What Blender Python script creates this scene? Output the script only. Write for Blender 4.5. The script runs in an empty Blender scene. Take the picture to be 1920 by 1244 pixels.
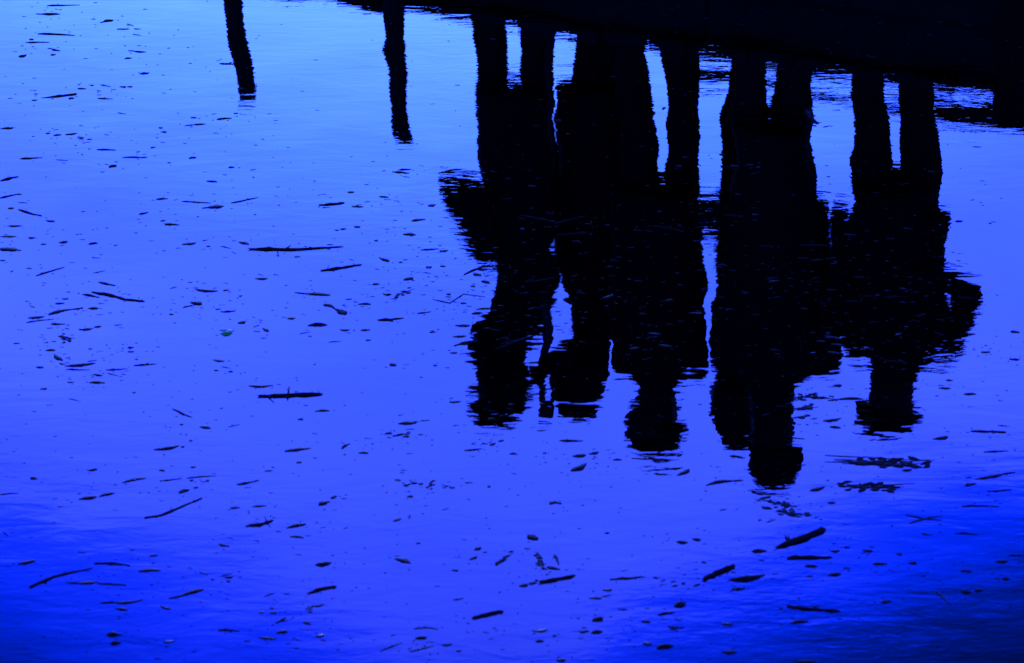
import bpy, bmesh, math, random
from mathutils import Vector, Matrix, noise
R = math.radians
rnd = random.Random(11)
scene = bpy.context.scene
col = scene.collection

# ------------------------------------------------------------------ camera
CAM_Z = 2.1            # eye level above the water
PITCH = 20.0           # degrees below the horizon
F = 5459.0             # focal length in pixels of the 1920 wide photograph
cam_data = bpy.data.cameras.new('camera')
cam = bpy.data.objects.new('camera', cam_data)
col.objects.link(cam)
cam.location = (0, 0, CAM_Z)
cam.rotation_euler = (R(90 - PITCH), 0, 0)
cam_data.sensor_width = 36.0
cam_data.lens = 36.0 * F / 1920.0
cam_data.clip_start = 0.05
cam_data.clip_end = 2000
cam_data.dof.use_dof = True
cam_data.dof.focus_distance = 9.0
cam_data.dof.aperture_fstop = 13.0
scene.camera = cam

# ------------------------------------------------------------------ sky
SUN_EL, SUN_AZ = 6.0, -0.02
world = bpy.data.worlds.new('World')
scene.world = world
world.use_nodes = True
wt = world.node_tree
wt.nodes.clear()

class NT:
    """small helper for node trees"""
    def __init__(self, tree): self.t = tree
    def n(self, typ, **kw):
        nd = self.t.nodes.new(typ)
        for k, v in kw.items(): setattr(nd, k, v)
        return nd
    def put(self, sock, v):
        if isinstance(v, bpy.types.NodeSocket): self.t.links.new(v, sock)
        elif v is not None: sock.default_value = v
    def math(self, op, a, b=None, c=None, clamp=False):
        nd = self.n('ShaderNodeMath', operation=op, use_clamp=clamp)
        self.put(nd.inputs[0], a); self.put(nd.inputs[1], b); self.put(nd.inputs[2], c)
        return nd.outputs[0]
    def noise(self, vec, scale, detail=2.0, rough=0.5, dist=0.0):
        nd = self.n('ShaderNodeTexNoise')
        self.put(nd.inputs['Vector'], vec)
        nd.inputs['Scale'].default_value = scale
        nd.inputs['Detail'].default_value = detail
        nd.inputs['Roughness'].default_value = rough
        nd.inputs['Distortion'].default_value = dist
        return nd.outputs['Fac']
    def mapping(self, vec, scale=(1, 1, 1), rot=(0, 0, 0), loc=(0, 0, 0)):
        nd = self.n('ShaderNodeMapping')
        self.put(nd.inputs['Vector'], vec)
        nd.inputs['Scale'].default_value = scale
        nd.inputs['Rotation'].default_value = rot
        nd.inputs['Location'].default_value = loc
        return nd.outputs[0]
    def ramp(self, fac, stops, interp='LINEAR'):
        nd = self.n('ShaderNodeValToRGB')
        cr = nd.color_ramp; cr.interpolation = interp
        while len(cr.elements) < len(stops): cr.elements.new(0.5)
        for e, (p, c) in zip(cr.elements, stops):
            e.position = p; e.color = (c[0], c[1], c[2], 1)
        self.put(nd.inputs[0], fac)
        return nd.outputs[0]

w = NT(wt)
sky = w.n('ShaderNodeTexSky', sky_type='NISHITA')
sky.sun_disc = False
sky.sun_elevation = R(SUN_EL)
sky.sun_rotation = SUN_AZ
sky.air_density = 1.0; sky.dust_density = 1.0; sky.ozone_density = 2.0
bw = w.n('ShaderNodeRGBToBW'); wt.links.new(sky.outputs[0], bw.inputs[0])
tc = w.n('ShaderNodeTexCoord')
sep = w.n('ShaderNodeSeparateXYZ'); wt.links.new(tc.outputs['Generated'], sep.inputs[0])
el = w.math('ARCSINE', sep.outputs[2])
az = w.math('ARCTAN2', sep.outputs[0], sep.outputs[1])
daz = w.math('SUBTRACT', az, 0.008)
wide = w.math('SUBTRACT', 1.0, w.math('EXPONENT', w.math('MULTIPLY', w.math('POWER', w.math('DIVIDE', daz, 0.19), 2.0), -1.0)))
drift = w.noise(w.mapping(tc.outputs['Generated'], (1, 1, 2.4)), 5.5, 3.0, 0.5, 0.6)
t = w.math('DIVIDE', w.math('SUBTRACT', el, R(13.5)), R(13.0))
t = w.math('ADD', t, w.math('MULTIPLY', wide, 0.42))
t = w.math('ADD', t, w.math('MULTIPLY', w.math('SUBTRACT', drift, 0.5), 0.36))
high = w.math('DIVIDE', w.math('SUBTRACT', el, R(21.5)), R(6.0), clamp=True)      # darker sky overhead, away from the afterglow
off = w.math('POWER', w.math('DIVIDE', w.math('ADD', az, 0.09), 0.245), 2.0)
t = w.math('ADD', t, w.math('MULTIPLY', high, w.math('MINIMUM', w.math('MULTIPLY', off, 0.36), 0.6)))
SKY = [(0.0, (.60, 1.75, 14)), (.25, (.56, 1.70, 16)), (.50, (.60, 1.50, 20)), (.78, (1.05, 2.2, 30)),
       (.95, (.95, 2.0, 36)), (1.06, (.20, 1.0, 38)), (1.17, (.0, .62, 27)), (1.34, (.0, .34, 10)), (1.6, (.0, .16, 3.2))]
fac = w.math('DIVIDE', t, 1.6, clamp=True)
tint = w.ramp(fac, [(p / 1.6, tuple(x / 40 for x in c)) for p, c in SKY])
mul = w.n('ShaderNodeVectorMath', operation='SCALE')
wt.links.new(tint, mul.inputs[0])
wt.links.new(bw.outputs[0], mul.inputs['Scale'])
bg = w.n('ShaderNodeBackground')
wt.links.new(mul.outputs[0], bg.inputs['Color'])
bg.inputs['Strength'].default_value = 0.15
wo = w.n('ShaderNodeOutputWorld')
wt.links.new(bg.outputs[0], wo.inputs[0])

# ------------------------------------------------------------------ sun (dusk, low behind the people)
sun_data = bpy.data.lights.new('sun', 'SUN')
sun_data.energy = 0.03
sun_data.angle = R(10)
sun_data.color = (0.55, 0.7, 1.0)
sun = bpy.data.objects.new('sun', sun_data)
col.objects.link(sun)
sd = Vector((math.sin(SUN_AZ) * math.cos(R(SUN_EL)), math.cos(SUN_AZ) * math.cos(R(SUN_EL)), math.sin(R(SUN_EL))))
sun.rotation_euler = sd.to_track_quat('Z', 'Y').to_euler()

# ------------------------------------------------------------------ exposure
vs = scene.view_settings
vs.view_transform = 'Standard'
vs.look = 'None'
vs.exposure = 3.0 + math.log2(40 / 12)
vs.gamma = 1.0
vs.use_curve_mapping = False

# ------------------------------------------------------------------ geometry of the view
cp, sp = math.cos(R(PITCH)), math.sin(R(PITCH))
def ray(u, v):
    a, b = (u - 960) / F, (v - 622) / F
    return Vector((a, cp - b * sp, -sp - b * cp))
def on_water(u, v):
    d = ray(u, v); k = CAM_Z / -d.z
    return Vector((d.x * k, d.y * k, 0))
def mirrored(u, v, Y):
    """the point at distance Y whose mirror image in the water shows at (u, v)"""
    d = ray(u, v); k = Y / d.y
    return Vector((d.x * k, Y, -(CAM_Z + d.z * k)))
def px_size(u, v):
    return on_water(u, v).length and (on_water(u, v) - Vector((0, 0, CAM_Z))).length / F

# ------------------------------------------------------------------ object helpers
def tag(o, label=None, cat=None, group=None, kind=None):
    if label: o['label'] = label
    if cat: o['category'] = cat
    if group: o['group'] = group
    if kind: o['kind'] = kind
    return o
def empty(name, loc=(0, 0, 0)):
    o = bpy.data.objects.new(name, None); col.objects.link(o)
    o.location = loc; o.empty_display_size = 0.1
    return o
def mesh_obj(name, bm, mat, parent=None, smooth=True, loc=None):
    me = bpy.data.meshes.new(name)
    bmesh.ops.recalc_face_normals(bm, faces=bm.faces)
    bm.to_mesh(me); bm.free()
    for p in me.polygons: p.use_smooth = smooth
    mats = mat if isinstance(mat, (list, tuple)) else [mat]
    for m in mats: me.materials.append(m)
    o = bpy.data.objects.new(name, me); col.objects.link(o)
    if parent is not None:
        o.parent = parent
        me.transform(Matrix.Translation(-Vector(parent.location)))
    elif loc is not None:
        me.transform(Matrix.Translation(-Vector(loc)))
        o.location = loc
    return o

# ------------------------------------------------------------------ materials
def base_mat(name, c, rough=0.7, var=0.5, scale=30.0, bump=0.0, spec=0.5):
    m = bpy.data.materials.new(name); m.use_nodes = True
    nt = NT(m.node_tree); b = m.node_tree.nodes['Principled BSDF']
    tcn = nt.n('ShaderNodeTexCoord')
    f = nt.noise(tcn.outputs['Object'], scale, 4.0, 0.6)
    lo = tuple(x * (1 - var) for x in c); hi = tuple(min(1, x * (1 + var)) for x in c)
    cl = nt.ramp(f, [(0.3, lo), (0.7, hi)])
    nt.put(b.inputs['Base Color'], cl)
    b.inputs['Roughness'].default_value = rough
    b.inputs['Specular IOR Level'].default_value = spec
    if bump:
        bp = nt.n('ShaderNodeBump'); bp.inputs['Distance'].default_value = bump
        nt.put(bp.inputs['Height'], f); nt.put(b.inputs['Normal'], bp.outputs[0])
    return m

M = {
    'wet_wood': base_mat('wet_wood', (.008, .007, .0065), .75, .5, 12, .004, .25),
    'bank': base_mat('bank', (.010, .0095, .008), .9, .5, 3, .03, .1),
    'bark': base_mat('bark', (.013, .012, .011), .75, .5, 90, .002, .15),
    'dead_leaf': base_mat('dead_leaf', (.016, .015, .014), .65, .5, 120, .0008, .18),
    'pale_leaf': base_mat('pale_leaf', (.034, .032, .030), .5, .5, 120, .0008, .5),
    'scrap': base_mat('scrap', (.036, .034, .032), .7, .6, 150, .0008, .15),
    'cloth_black': base_mat('cloth_black', (.009, .009, .010), .9, .3, 40, 0, .06),
    'cloth_dark': base_mat('cloth_dark', (.012, .011, .012), .9, .3, 40, 0, .06),
    'cloth_navy': base_mat('cloth_navy', (.009, .010, .014), .9, .3, 40, 0, .06),
    'hair': base_mat('hair', (.012, .009, .007), .6, .4, 80, 0, .2),
    'skin': base_mat('skin', (.30, .18, .13), .55, .1, 20, 0, .3),
    'green_bud': base_mat('green_bud', (.06, .75, .04), .4, .2, 200, 0, .4),
    'white_petal': base_mat('white_petal', (.80, .85, .75), .5, .15, 200, 0, .4),
    'metal': base_mat('metal', (.03, .03, .03), .5, .3, 60, 0, .3),
}

def water_material():
    m = bpy.data.materials.new('water'); m.use_nodes = True
    nt = NT(m.node_tree); b = m.node_tree.nodes['Principled BSDF']
    b.inputs['Base Color'].default_value = (.0001, .0001, .00015, 1)
    b.inputs['Roughness'].default_value = 0.0
    b.inputs['IOR'].default_value = 1.333
    g = nt.n('ShaderNodeNewGeometry').outputs['Position']
    swell = nt.noise(nt.mapping(g, (2.1, .95, 1), (0, 0, .15)), 1.7, 1.0, .4, .3)
    patch = nt.noise(nt.mapping(g, (1, .8, 1), loc=(3.1, 1.7, 0)), .9, 2.0, .5)
    patch = nt.math('MULTIPLY', nt.math('SUBTRACT', patch, .38), 3.2, clamp=True)
    rip = nt.noise(nt.mapping(g, (.55, 1.2, 1), (0, 0, .12)), 12.0, 2.5, .5, .5)
    fine = nt.noise(nt.mapping(g, (.7, 1.3, 1), (0, 0, -.1)), 42.0, 2.0, .6, .3)
    h = nt.math('MULTIPLY', swell, WATER['swell'])
    h = nt.math('ADD', h, nt.math('MULTIPLY', rip, WATER['ripple']))
    h = nt.math('ADD', h, nt.math('MULTIPLY', nt.math('MULTIPLY', fine, patch), WATER['fine']))
    bp = nt.n('ShaderNodeBump')
    bp.inputs['Strength'].default_value = 1.0
    bp.inputs['Distance'].default_value = 1.0
    nt.put(bp.inputs['Height'], h)
    nt.put(b.inputs['Normal'], bp.outputs[0])
    return m
WATER = dict(swell=.0023, ripple=.00031, fine=.00013)
M['water'] = water_material()

# ================================================================== SETTING
# water: one level sheet
bm = bmesh.new()
for x, y in ((-120, -30), (120, -30), (120, 60), (-120, 60)): bm.verts.new((x, y, 0))
bm.faces.new(bm.verts)
tag(mesh_obj('water', bm, M['water']), kind='structure')

# the quay edge in plan, found from where its mirror image runs
DECK = 0.75
def deck_point(u, v):
    d = ray(u, v); k = (CAM_Z + DECK) / -d.z
    return Vector((d.x * k, d.y * k, DECK))
E0, E1 = deck_point(890, 46), deck_point(1720, 163)
edge_dir = (E1 - E0).normalized()
edge_back = Vector((-edge_dir.y, edge_dir.x, 0))
if edge_back.y < 0: edge_back = -edge_back
def edge_at_x(x):
    k = (x - E0.x) / edge_dir.x
    return E0 + edge_dir * k
def edge_Y(u):
    """distance at which the edge line crosses image column u (near enough)"""
    x = 0.0
    for _ in range(8):
        p = edge_at_x(x); x = (u - 960) / F * (p.y * cp - (-DECK - CAM_Z) * sp)
    return edge_at_x(x).y
def on_deck(s, back, z=0.0):
    """s metres along the edge from E0, back metres inland"""
    return E0 + edge_dir * s + edge_back * back + Vector((0, 0, z))

def box_bm(bm, o, ax, ay, az, jitter=0.0):
    """box from corner o with edge vectors ax, ay, az"""
    vs_ = []
    for k in (0, 1):
        for (i, j) in ((0, 0), (1, 0), (1, 1), (0, 1)):
            p = o + ax * i + ay * j + az * k
            if jitter: p = p + Vector((rnd.uniform(-1, 1), rnd.uniform(-1, 1), rnd.uniform(-1, 1))) * jitter
            vs_.append(bm.verts.new(p))
    for f in ((3, 2, 1, 0), (4, 5, 6, 7), (0, 1, 5, 4), (1, 2, 6, 5), (2, 3, 7, 6), (3, 0, 4, 7)):
        bm.faces.new([vs_[i] for i in f])

# far bank behind the quay, out to the horizon
bm = bmesh.new()
G = [on_deck(-60, .5, -DECK - .4), on_deck(60, .5, -DECK - .4), on_deck(60, .75, -.10), on_deck(-60, .75, -.10),
     on_deck(150, 900, -.1), on_deck(-150, 900, -.1)]
v_ = [bm.verts.new(p) for p in G]
bm.faces.new(v_[0:4]); bm.faces.new((v_[3], v_[2], v_[4], v_[5]))
tag(mesh_obj('ground', bm, M['bank'], smooth=False), kind='structure')
# near bank under the photographer
bm = bmesh.new()
P_ = [(-40, 2.2, -.4), (40, 2.2, -.4), (40, 1.2, .45), (-40, 1.2, .45), (40, -30, .5), (-40, -30, .5)]
v_ = [bm.verts.new(p) for p in P_]
bm.faces.new(v_[0:4]); bm.faces.new((v_[3], v_[2], v_[4], v_[5]))
tag(mesh_obj('near_bank', bm, M['bank'], smooth=False), kind='structure')

# timber quay: every deck plank and facing board its own part
quay = empty('timber_quay', tuple(on_deck(0, 0, -DECK)))
tag(quay, 'dark timber quay of planks under the people, its black reflection along the top', 'quay')
up = Vector((0, 0, 1))
s = -5.0
while s < 6.0:
    wd = rnd.choice((.14, .14, .18, .24))
    over = rnd.choice((0, .0, .015, .03, .045)) + rnd.uniform(-.006, .006)
    dz = rnd.uniform(-.012, .008)
    bm = bmesh.new()
    box_bm(bm, on_deck(s, -over, -.05 + dz), edge_dir * (wd - .008), edge_back * 2.2, up * .05, .003)
    mesh_obj('plank', bm, M['wet_wood'], quay, False)
    s += wd
for k in range(5):
    s = -5.0
    while s < 6.0:
        L = rnd.uniform(1.6, 2.6)
        bm = bmesh.new()
        box_bm(bm, on_deck(s, .06 + rnd.uniform(0, .01), -DECK - .2 + k * .18), edge_dir * (L - .006), edge_back * .05, up * .172, .003)
        mesh_obj('facing_board', bm, M['wet_wood'], quay, False)
        s += L

# abutment at the right end of the quay, a step higher than the deck
pA = mirrored(1856, 243, edge_Y(1900))
sA = (Vector((pA.x, pA.y, 0)) - Vector((E0.x, E0.y, 0))).dot(edge_dir)
zA = pA.z
bm = bmesh.new()
box_bm(bm, on_deck(sA, -.02, -DECK - .3), edge_dir * 3.4, edge_back * 2.3, up * (zA + .3), .006)
bmesh.ops.bevel(bm, geom=bm.edges[:], offset=.02, segments=1, affect='EDGES')
tag(mesh_obj('abutment', bm, M['bank'], smooth=False),
    'dark raised abutment block closing the right end of the quay, seen as reflection', 'wall')

# ------------------------------------------------------------------ tubes, ellipses, capsules
def tube(bm, pts, rad, n=8, flat=1.0, cap=True, rng=None, rough=0.0):
    """tapered tube along pts; flat squeezes it in z"""
    rings = []
    for i, p in enumerate(pts):
        a = pts[max(0, i - 1)]; b = pts[min(len(pts) - 1, i + 1)]
        d = (b - a).normalized()
        ref = Vector((0, 0, 1)) if abs(d.z) < .9 else Vector((1, 0, 0))
        sx = d.cross(ref).normalized(); sz = sx.cross(d).normalized()
        ring = []
        for k in range(n):
            th = 2 * math.pi * k / n
            r = rad[i]
            if rough: r *= 1 + (rng or rnd).uniform(-rough, rough)
            ring.append(bm.verts.new(p + sx * math.cos(th) * r + sz * math.sin(th) * r * flat))
        rings.append(ring)
    for a, b in zip(rings, rings[1:]):
        for k in range(n):
            bm.faces.new((a[k], a[(k + 1) % n], b[(k + 1) % n], b[k]))
    if cap:
        bm.faces.new(rings[0][::-1]); bm.faces.new(rings[-1])
    return rings
def capsule(bm, p0, r0, p1, r1, n=14):
    d = (p1 - p0); L = d.length
    if L < 1e-6: d = Vector((0, 0, 1)); L = 1e-6
    dn = d.normalized()
    pts, rad = [], []
    for a in (-88, -60, -30): pts.append(p0 + dn * r0 * math.sin(R(a))); rad.append(r0 * math.cos(R(a)))
    for k in (0, .33, .67, 1): pts.append(p0.lerp(p1, k)); rad.append(r0 + (r1 - r0) * k)
    for a in (30, 60, 88): pts.append(p1 + dn * r1 * math.sin(R(a))); rad.append(r1 * math.cos(R(a)))
    tube(bm, pts, rad, n)
def ellipsoid(bm, c, rx, ry, rz, n=14):
    q = bmesh.ops.create_uvsphere(bm, u_segments=n, v_segments=n // 2 + 2, radius=1.0)
    for v in q['verts']: v.co = Vector((c.x + v.co.x * rx, c.y + v.co.y * ry, c.z + v.co.z * rz))
def loft(bm, rings, n=18, close=True):
    """closed body through horizontal ellipses (centre, half width, half depth)"""
    R_ = []
    for c, a, b in rings:
        R_.append([bm.verts.new((c.x + a * math.cos(2 * math.pi * k / n), c.y + b * math.sin(2 * math.pi * k / n), c.z)) for k in range(n)])
    for p, q in zip(R_, R_[1:]):
        for k in range(n): bm.faces.new((p[k], p[(k + 1) % n], q[(k + 1) % n], q[k]))
    bm.faces.new(R_[0][::-1]); bm.faces.new(R_[-1])
def remeshed(bm, voxel, smooth_iter=3):
    """one continuous skin over overlapping volumes"""
    me = bpy.data.meshes.new('tmp'); bmesh.ops.recalc_face_normals(bm, faces=bm.faces); bm.to_mesh(me); bm.free()
    o = bpy.data.objects.new('tmp', me); col.objects.link(o)
    md = o.modifiers.new('r', 'REMESH'); md.mode = 'VOXEL'; md.voxel_size = voxel
    sm = o.modifiers.new('s', 'SMOOTH'); sm.factor = .5; sm.iterations = smooth_iter
    dg = bpy.context.evaluated_depsgraph_get(); dg.update()
    out = bpy.data.meshes.new_from_object(o.evaluated_get(dg))
    bpy.data.objects.remove(o); bpy.data.meshes.remove(me)
    return out

# ------------------------------------------------------------------ people on the quay (seen only as mirror images)
def person(label, Y, feet, hip, chest, neck, head, head_r, arms, coat=None, turn=0.0, cloth=('cloth_black', 'cloth_dark'),
           leg_r=(.085, .072, .066), neck_r=.056, coat_w=None, hat=None, chest_w=.19, group='people standing on the quay', arm_r=.06, feet_dy=(0, 0)):
    """all positions are where the joint's mirror image runs in the photograph, on a plane at distance Y"""
    def W(p, dy=0.0):
        q = mirrored(p[0], p[1], Y); return Vector((q.x, q.y + dy, q.z))
    base = W(((feet[0] + feet[1]) / 2, 60)); base.z = DECK
    root = empty('person', tuple(base))
    tag(root, label, 'person', group)
    H, C, N, Hd = W(hip), W(chest), W(neck), W(head)
    c_, s_ = math.cos(turn), math.sin(turn)
    front = Vector((s_, c_, 0))                       # the way the person faces
    side = Vector((c_, -s_, 0))
    bm = bmesh.new()
    foot_pts = []
    for i, fx in enumerate(feet):
        sg = -1 if i == 0 else 1
        f = W((fx, 60)); f.z = DECK + .075; f.y += feet_dy[i]
        h = H + Vector((sg * .085, 0, -.02))
        knee = f.lerp(h, .54) + front * .03
        capsule(bm, f, leg_r[2], knee, leg_r[1]); capsule(bm, knee, leg_r[1], h, leg_r[0])
        foot_pts.append(f)
    # trunk
    w0 = chest_w; kt = min(1, chest_w / .17)
    loft(bm, [(H + Vector((0, 0, -.10)), .12, .09), (H, .165 * kt, .12), (H.lerp(C, .45), .15 * kt * kt, .105), (H.lerp(C, .8), w0 * .92, .125),
              (C, w0, .12), (C.lerp(N, .5), w0 * .72, .09), (C.lerp(N, .9), .075, .07)])
    capsule(bm, C.lerp(N, .5), neck_r * 1.1, N.lerp(Hd, .45), neck_r)
    if coat:                                           # (hem pixel row, half width there in pixels)
        hem = W((coat[2] if len(coat) > 2 else hip[0], coat[0])); k = (W((100, coat[0])) - W((101, coat[0]))).length
        loft(bm, [(hem, coat[1] * k, .17), (hem.lerp(H, .5), coat[1] * k * .97, .165), (H, coat_w[0] if coat_w else max(.18, coat[1] * k * .9), .15), (H.lerp(C, .5), coat_w[1] if coat_w else .175, .13), (C, w0 + .01, .13)])
    hands = []
    for i, a in enumerate(arms):
        sg = -1 if i == 0 else 1
        sh = C + Vector((sg * (w0 - .03), 0, .02)); e = W(a[0], a[2] if len(a) > 2 else 0.0); hd = W(a[1], a[3] if len(a) > 3 else 0.0)
        capsule(bm, sh, arm_r, e, arm_r * .85); capsule(bm, e, arm_r * .85, hd, .036)
        d = (hd - e).normalized(); ref = side if abs(d.dot(side)) < .8 else Vector((0, 0, 1))
        nrm = d.cross(ref).normalized(); acr = nrm.cross(d).normalized()
        pal = hd + d * .05
        capsule(bm, hd + acr * .012, .022, pal + acr * .014, .017, 8); capsule(bm, hd - acr * .012, .022, pal - acr * .014, .017, 8)
        for j, (o_, L) in enumerate(((-.030, .060), (-.010, .074), (.011, .070), (.031, .054))):   # four fingers, slightly curled
            k0 = pal + d * .02 + acr * o_ ; k1 = k0 + d * L * .55 + nrm * .008; k2 = k1 + d * L * .35 + nrm * .022
            capsule(bm, k0 - d * .02, .0095, k1, .009, 6); capsule(bm, k1, .009, k2, .008, 6)
        t0 = hd + d * .012 - acr * .03; t1 = t0 - acr * .022 + d * .03; t2 = t1 + d * .028 + nrm * .008
        capsule(bm, t0, .012, t1, .0105, 6); capsule(bm, t1, .0105, t2, .009, 6)
        hands.append((hd, pal))
    # head: skull, jaw, nose, ears
    hr = head_r * (W((100, head[1])) - W((101, head[1]))).length
    ellipsoid(bm, Hd, hr * .86, hr, hr * 1.18)
    ellipsoid(bm, Hd + front * hr * .25 + Vector((0, 0, -hr * .55)), hr * .62, hr * .72, hr * .62)
    capsule(bm, Hd + front * hr * .95 + Vector((0, 0, hr * .1)), hr * .12, Hd + front * hr * 1.12 + Vector((0, 0, -hr * .22)), hr * .17, 8)
    for sg in (-1, 1): ellipsoid(bm, Hd + side * sg * hr * .88 + Vector((0, 0, -hr * .05)), hr * .12, hr * .2, hr * .3, 8)
    me = remeshed(bm, .0085)
    me.transform(Matrix.Translation(-base))
    ms = [M[cloth[0]], M[cloth[1]], M['skin'], M['hair']]
    me.materials.clear()
    for m in ms: me.materials.append(m)
    lh = [(a - base, b - base) for a, b in hands]; hz = (N.lerp(Hd, .2) - base).z; waist = (H - base).z
    for p in me.polygons:
        p.use_smooth = True
        c = p.center
        if c.z > hz and abs((c - (Hd - base)).x) < .16 and (c - (Hd - base)).length < hr * 1.9: p.material_index = 2 if (c - (Hd - base)).dot(front) > hr * .25 else 3
        elif any(((c - b).length < .105 and (c - a).dot(b - a) > 0) for a, b in lh): p.material_index = 1   # hands coloured as dark gloves, added in place of their backlit shade
        elif c.z < waist and not coat: p.material_index = 1
    body = bpy.data.objects.new('body', me); col.objects.link(body); body.parent = root
    # shoes
    for f in foot_pts:
        b2 = bmesh.new(); b0 = Vector((f.x, f.y, DECK + .004))
        loft(b2, [(b0 + front * .06, .048, .135), (b0 + front * .06 + Vector((0, 0, .035)), .05, .138), (b0 + front * .045 + Vector((0, 0, .07)), .046, .10), (b0 + Vector((0, 0, .11)), .05, .055)], 12)
        mesh_obj('shoe', b2, M['cloth_black'], root)
    # hair: a cap over the back and top of the skull
    b2 = bmesh.new()
    ellipsoid(b2, Hd - front * hr * .12 + Vector((0, 0, hr * .12)), hr * .95, hr * 1.02, hr * 1.16, 16)
    bmesh.ops.delete(b2, geom=[v for v in b2.verts if (v.co - Hd).dot(front) > hr * .35 and v.co.z < Hd.z + hr * .55 or v.co.z < Hd.z - hr * .75], context='VERTS')
    mesh_obj('hair', b2, M['hair'], root)
    if hat:
        kind, cx, v_brim, w_brim, v_top, w_top = hat
        kpx = (W((100, v_brim)) - W((101, v_brim))).length
        B, T = W((cx, v_brim)), W((cx, v_top)); h = T.z - B.z
        b2 = bmesh.new()
        if kind == 'brim':
            loft(b2, [(B + Vector((0, 0, -.008)), w_brim * kpx, w_brim * kpx * .95), (B + Vector((0, 0, .004)), w_brim * kpx, w_brim * kpx * .95),
                      (B + Vector((0, 0, .02)), w_top * kpx * 1.08, w_top * kpx * 1.08), (B + Vector((0, 0, h * .7)), w_top * kpx, w_top * kpx),
                      (B + Vector((0, 0, h * .93)), w_top * kpx * .8, w_top * kpx * .85), (T, w_top * kpx * .45, w_top * kpx * .5)], 20)
        elif kind == 'hood':
            loft(b2, [(B, w_brim * kpx, w_brim * kpx), (B.lerp(T, .3), w_brim * kpx * 1.04, w_brim * kpx * 1.05), (B.lerp(T, .65), w_top * kpx * 1.02, w_top * kpx * 1.05),
                      (B.lerp(T, .9), w_top * kpx * .75, w_top * kpx * .8), (T, w_top * kpx * .35, w_top * kpx * .4)], 18)
        elif kind == 'cap':
            loft(b2, [(B, w_top * kpx, w_top * kpx), (B.lerp(T, .5), w_top * kpx * .97, w_top * kpx), (B.lerp(T, .85), w_top * kpx * .7, w_top * kpx * .75), (T, w_top * kpx * .3, w_top * kpx * .3)], 18)
            pk = B + front * w_top * kpx * 1.0
            loft(b2, [(pk + Vector((0, 0, -.006)), w_brim * kpx * .8, w_brim * kpx * .75), (pk + Vector((0, 0, .006)), w_brim * kpx * .8, w_brim * kpx * .75)], 14)
        mesh_obj({'brim': 'hat', 'hood': 'hood', 'cap': 'cap'}[kind], b2, M[cloth[0]], root)
    return root

Y1, Y2, Y3, Y4, Y5 = (edge_Y(u) for u in (960, 1110, 1230, 1450, 1680))
person('leftmost person of the group, in brimmed hat and long coat, one elbow raised', Y1 + .25,
       (918, 1003), (984, 430), (962, 606), (950, 652), (940, 708), 47,
       [((898, 622), (930, 684), -.10, -.2), ((1040, 476), (1024, 556), -.10, -.05)],
       coat=(158, 76, 962), turn=-.5, hat=('brim', 938, 744, 60, 780, 46), chest_w=.105, arm_r=.056, coat_w=(.15, .10))
person('person in rounded hood and long coat, second from left, arm reaching to the pole', Y2 + .6,
       (1112, 1152), (1122, 430), (1138, 604), (1104, 655), (1086, 708), 46,
       [((1092, 620), (1022, 638), -.14, -.34), ((1186, 560), (1176, 440), 0, .1)],
       coat=(152, 82, 1124), turn=.2, hat=('hood', 1086, 662, 56, 782, 56), chest_w=.135, cloth=('cloth_dark', 'cloth_black'), arm_r=.055)
person('person in a flat brimmed hat and knee length coat, third from left in the group', Y3 + .3,
       (1180, 1272), (1230, 440), (1238, 684), (1222, 736), (1224, 782), 39,
       [((1166, 590), (1176, 440), 0, 0), ((1300, 560), (1304, 430), 0, -.05)],
       coat=(345, 82, 1226), turn=1.2, hat=('brim', 1230, 814, 50, 845, 36), chest_w=.172, arm_r=.06, neck_r=.066)
person('tallest person of the group, in tall brimmed hat and long coat', Y4 + .3,
       (1408, 1494), (1450, 430), (1450, 662), (1450, 738), (1448, 788), 46,
       [((1376, 560), (1384, 430), 0, 0), ((1554, 560), (1540, 424), 0, 0)],
       coat=(222, 74, 1448), turn=.3, hat=('brim', 1454, 832, 54, 910, 50), chest_w=.215, cloth=('cloth_navy', 'cloth_black'), arm_r=.08, neck_r=.088)
person('person half hidden behind the tallest one, in soft cap, left shoulder showing', Y4 + .75,
       (1402, 1498), (1428, 430), (1404, 660), (1384, 708), (1374, 752), 46,
       [((1364, 560), (1366, 430), 0, 0), ((1470, 560), (1460, 440), 0, 0)],
       coat=(300, 56, 1438), turn=-.8, hat=('brim', 1380, 792, 46, 832, 40), chest_w=.14, cloth=('cloth_dark', 'cloth_navy'), arm_r=.06)
person('shortest person, rightmost of the group, hand on hip, in wide brimmed hat', Y5 + .3,
       (1628, 1724), (1680, 430), (1692, 640), (1676, 692), (1670, 738), 44,
       [((1578, 550), (1578, 440), 0, 0), ((1812, 550), (1756, 505), 0, -.08)],
       coat=(338, 76, 1672), turn=.4, hat=('brim', 1662, 780, 66, 814, 48), chest_w=.215, leg_r=(.08, .074, .066), arm_r=.06, neck_r=.092)

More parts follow.
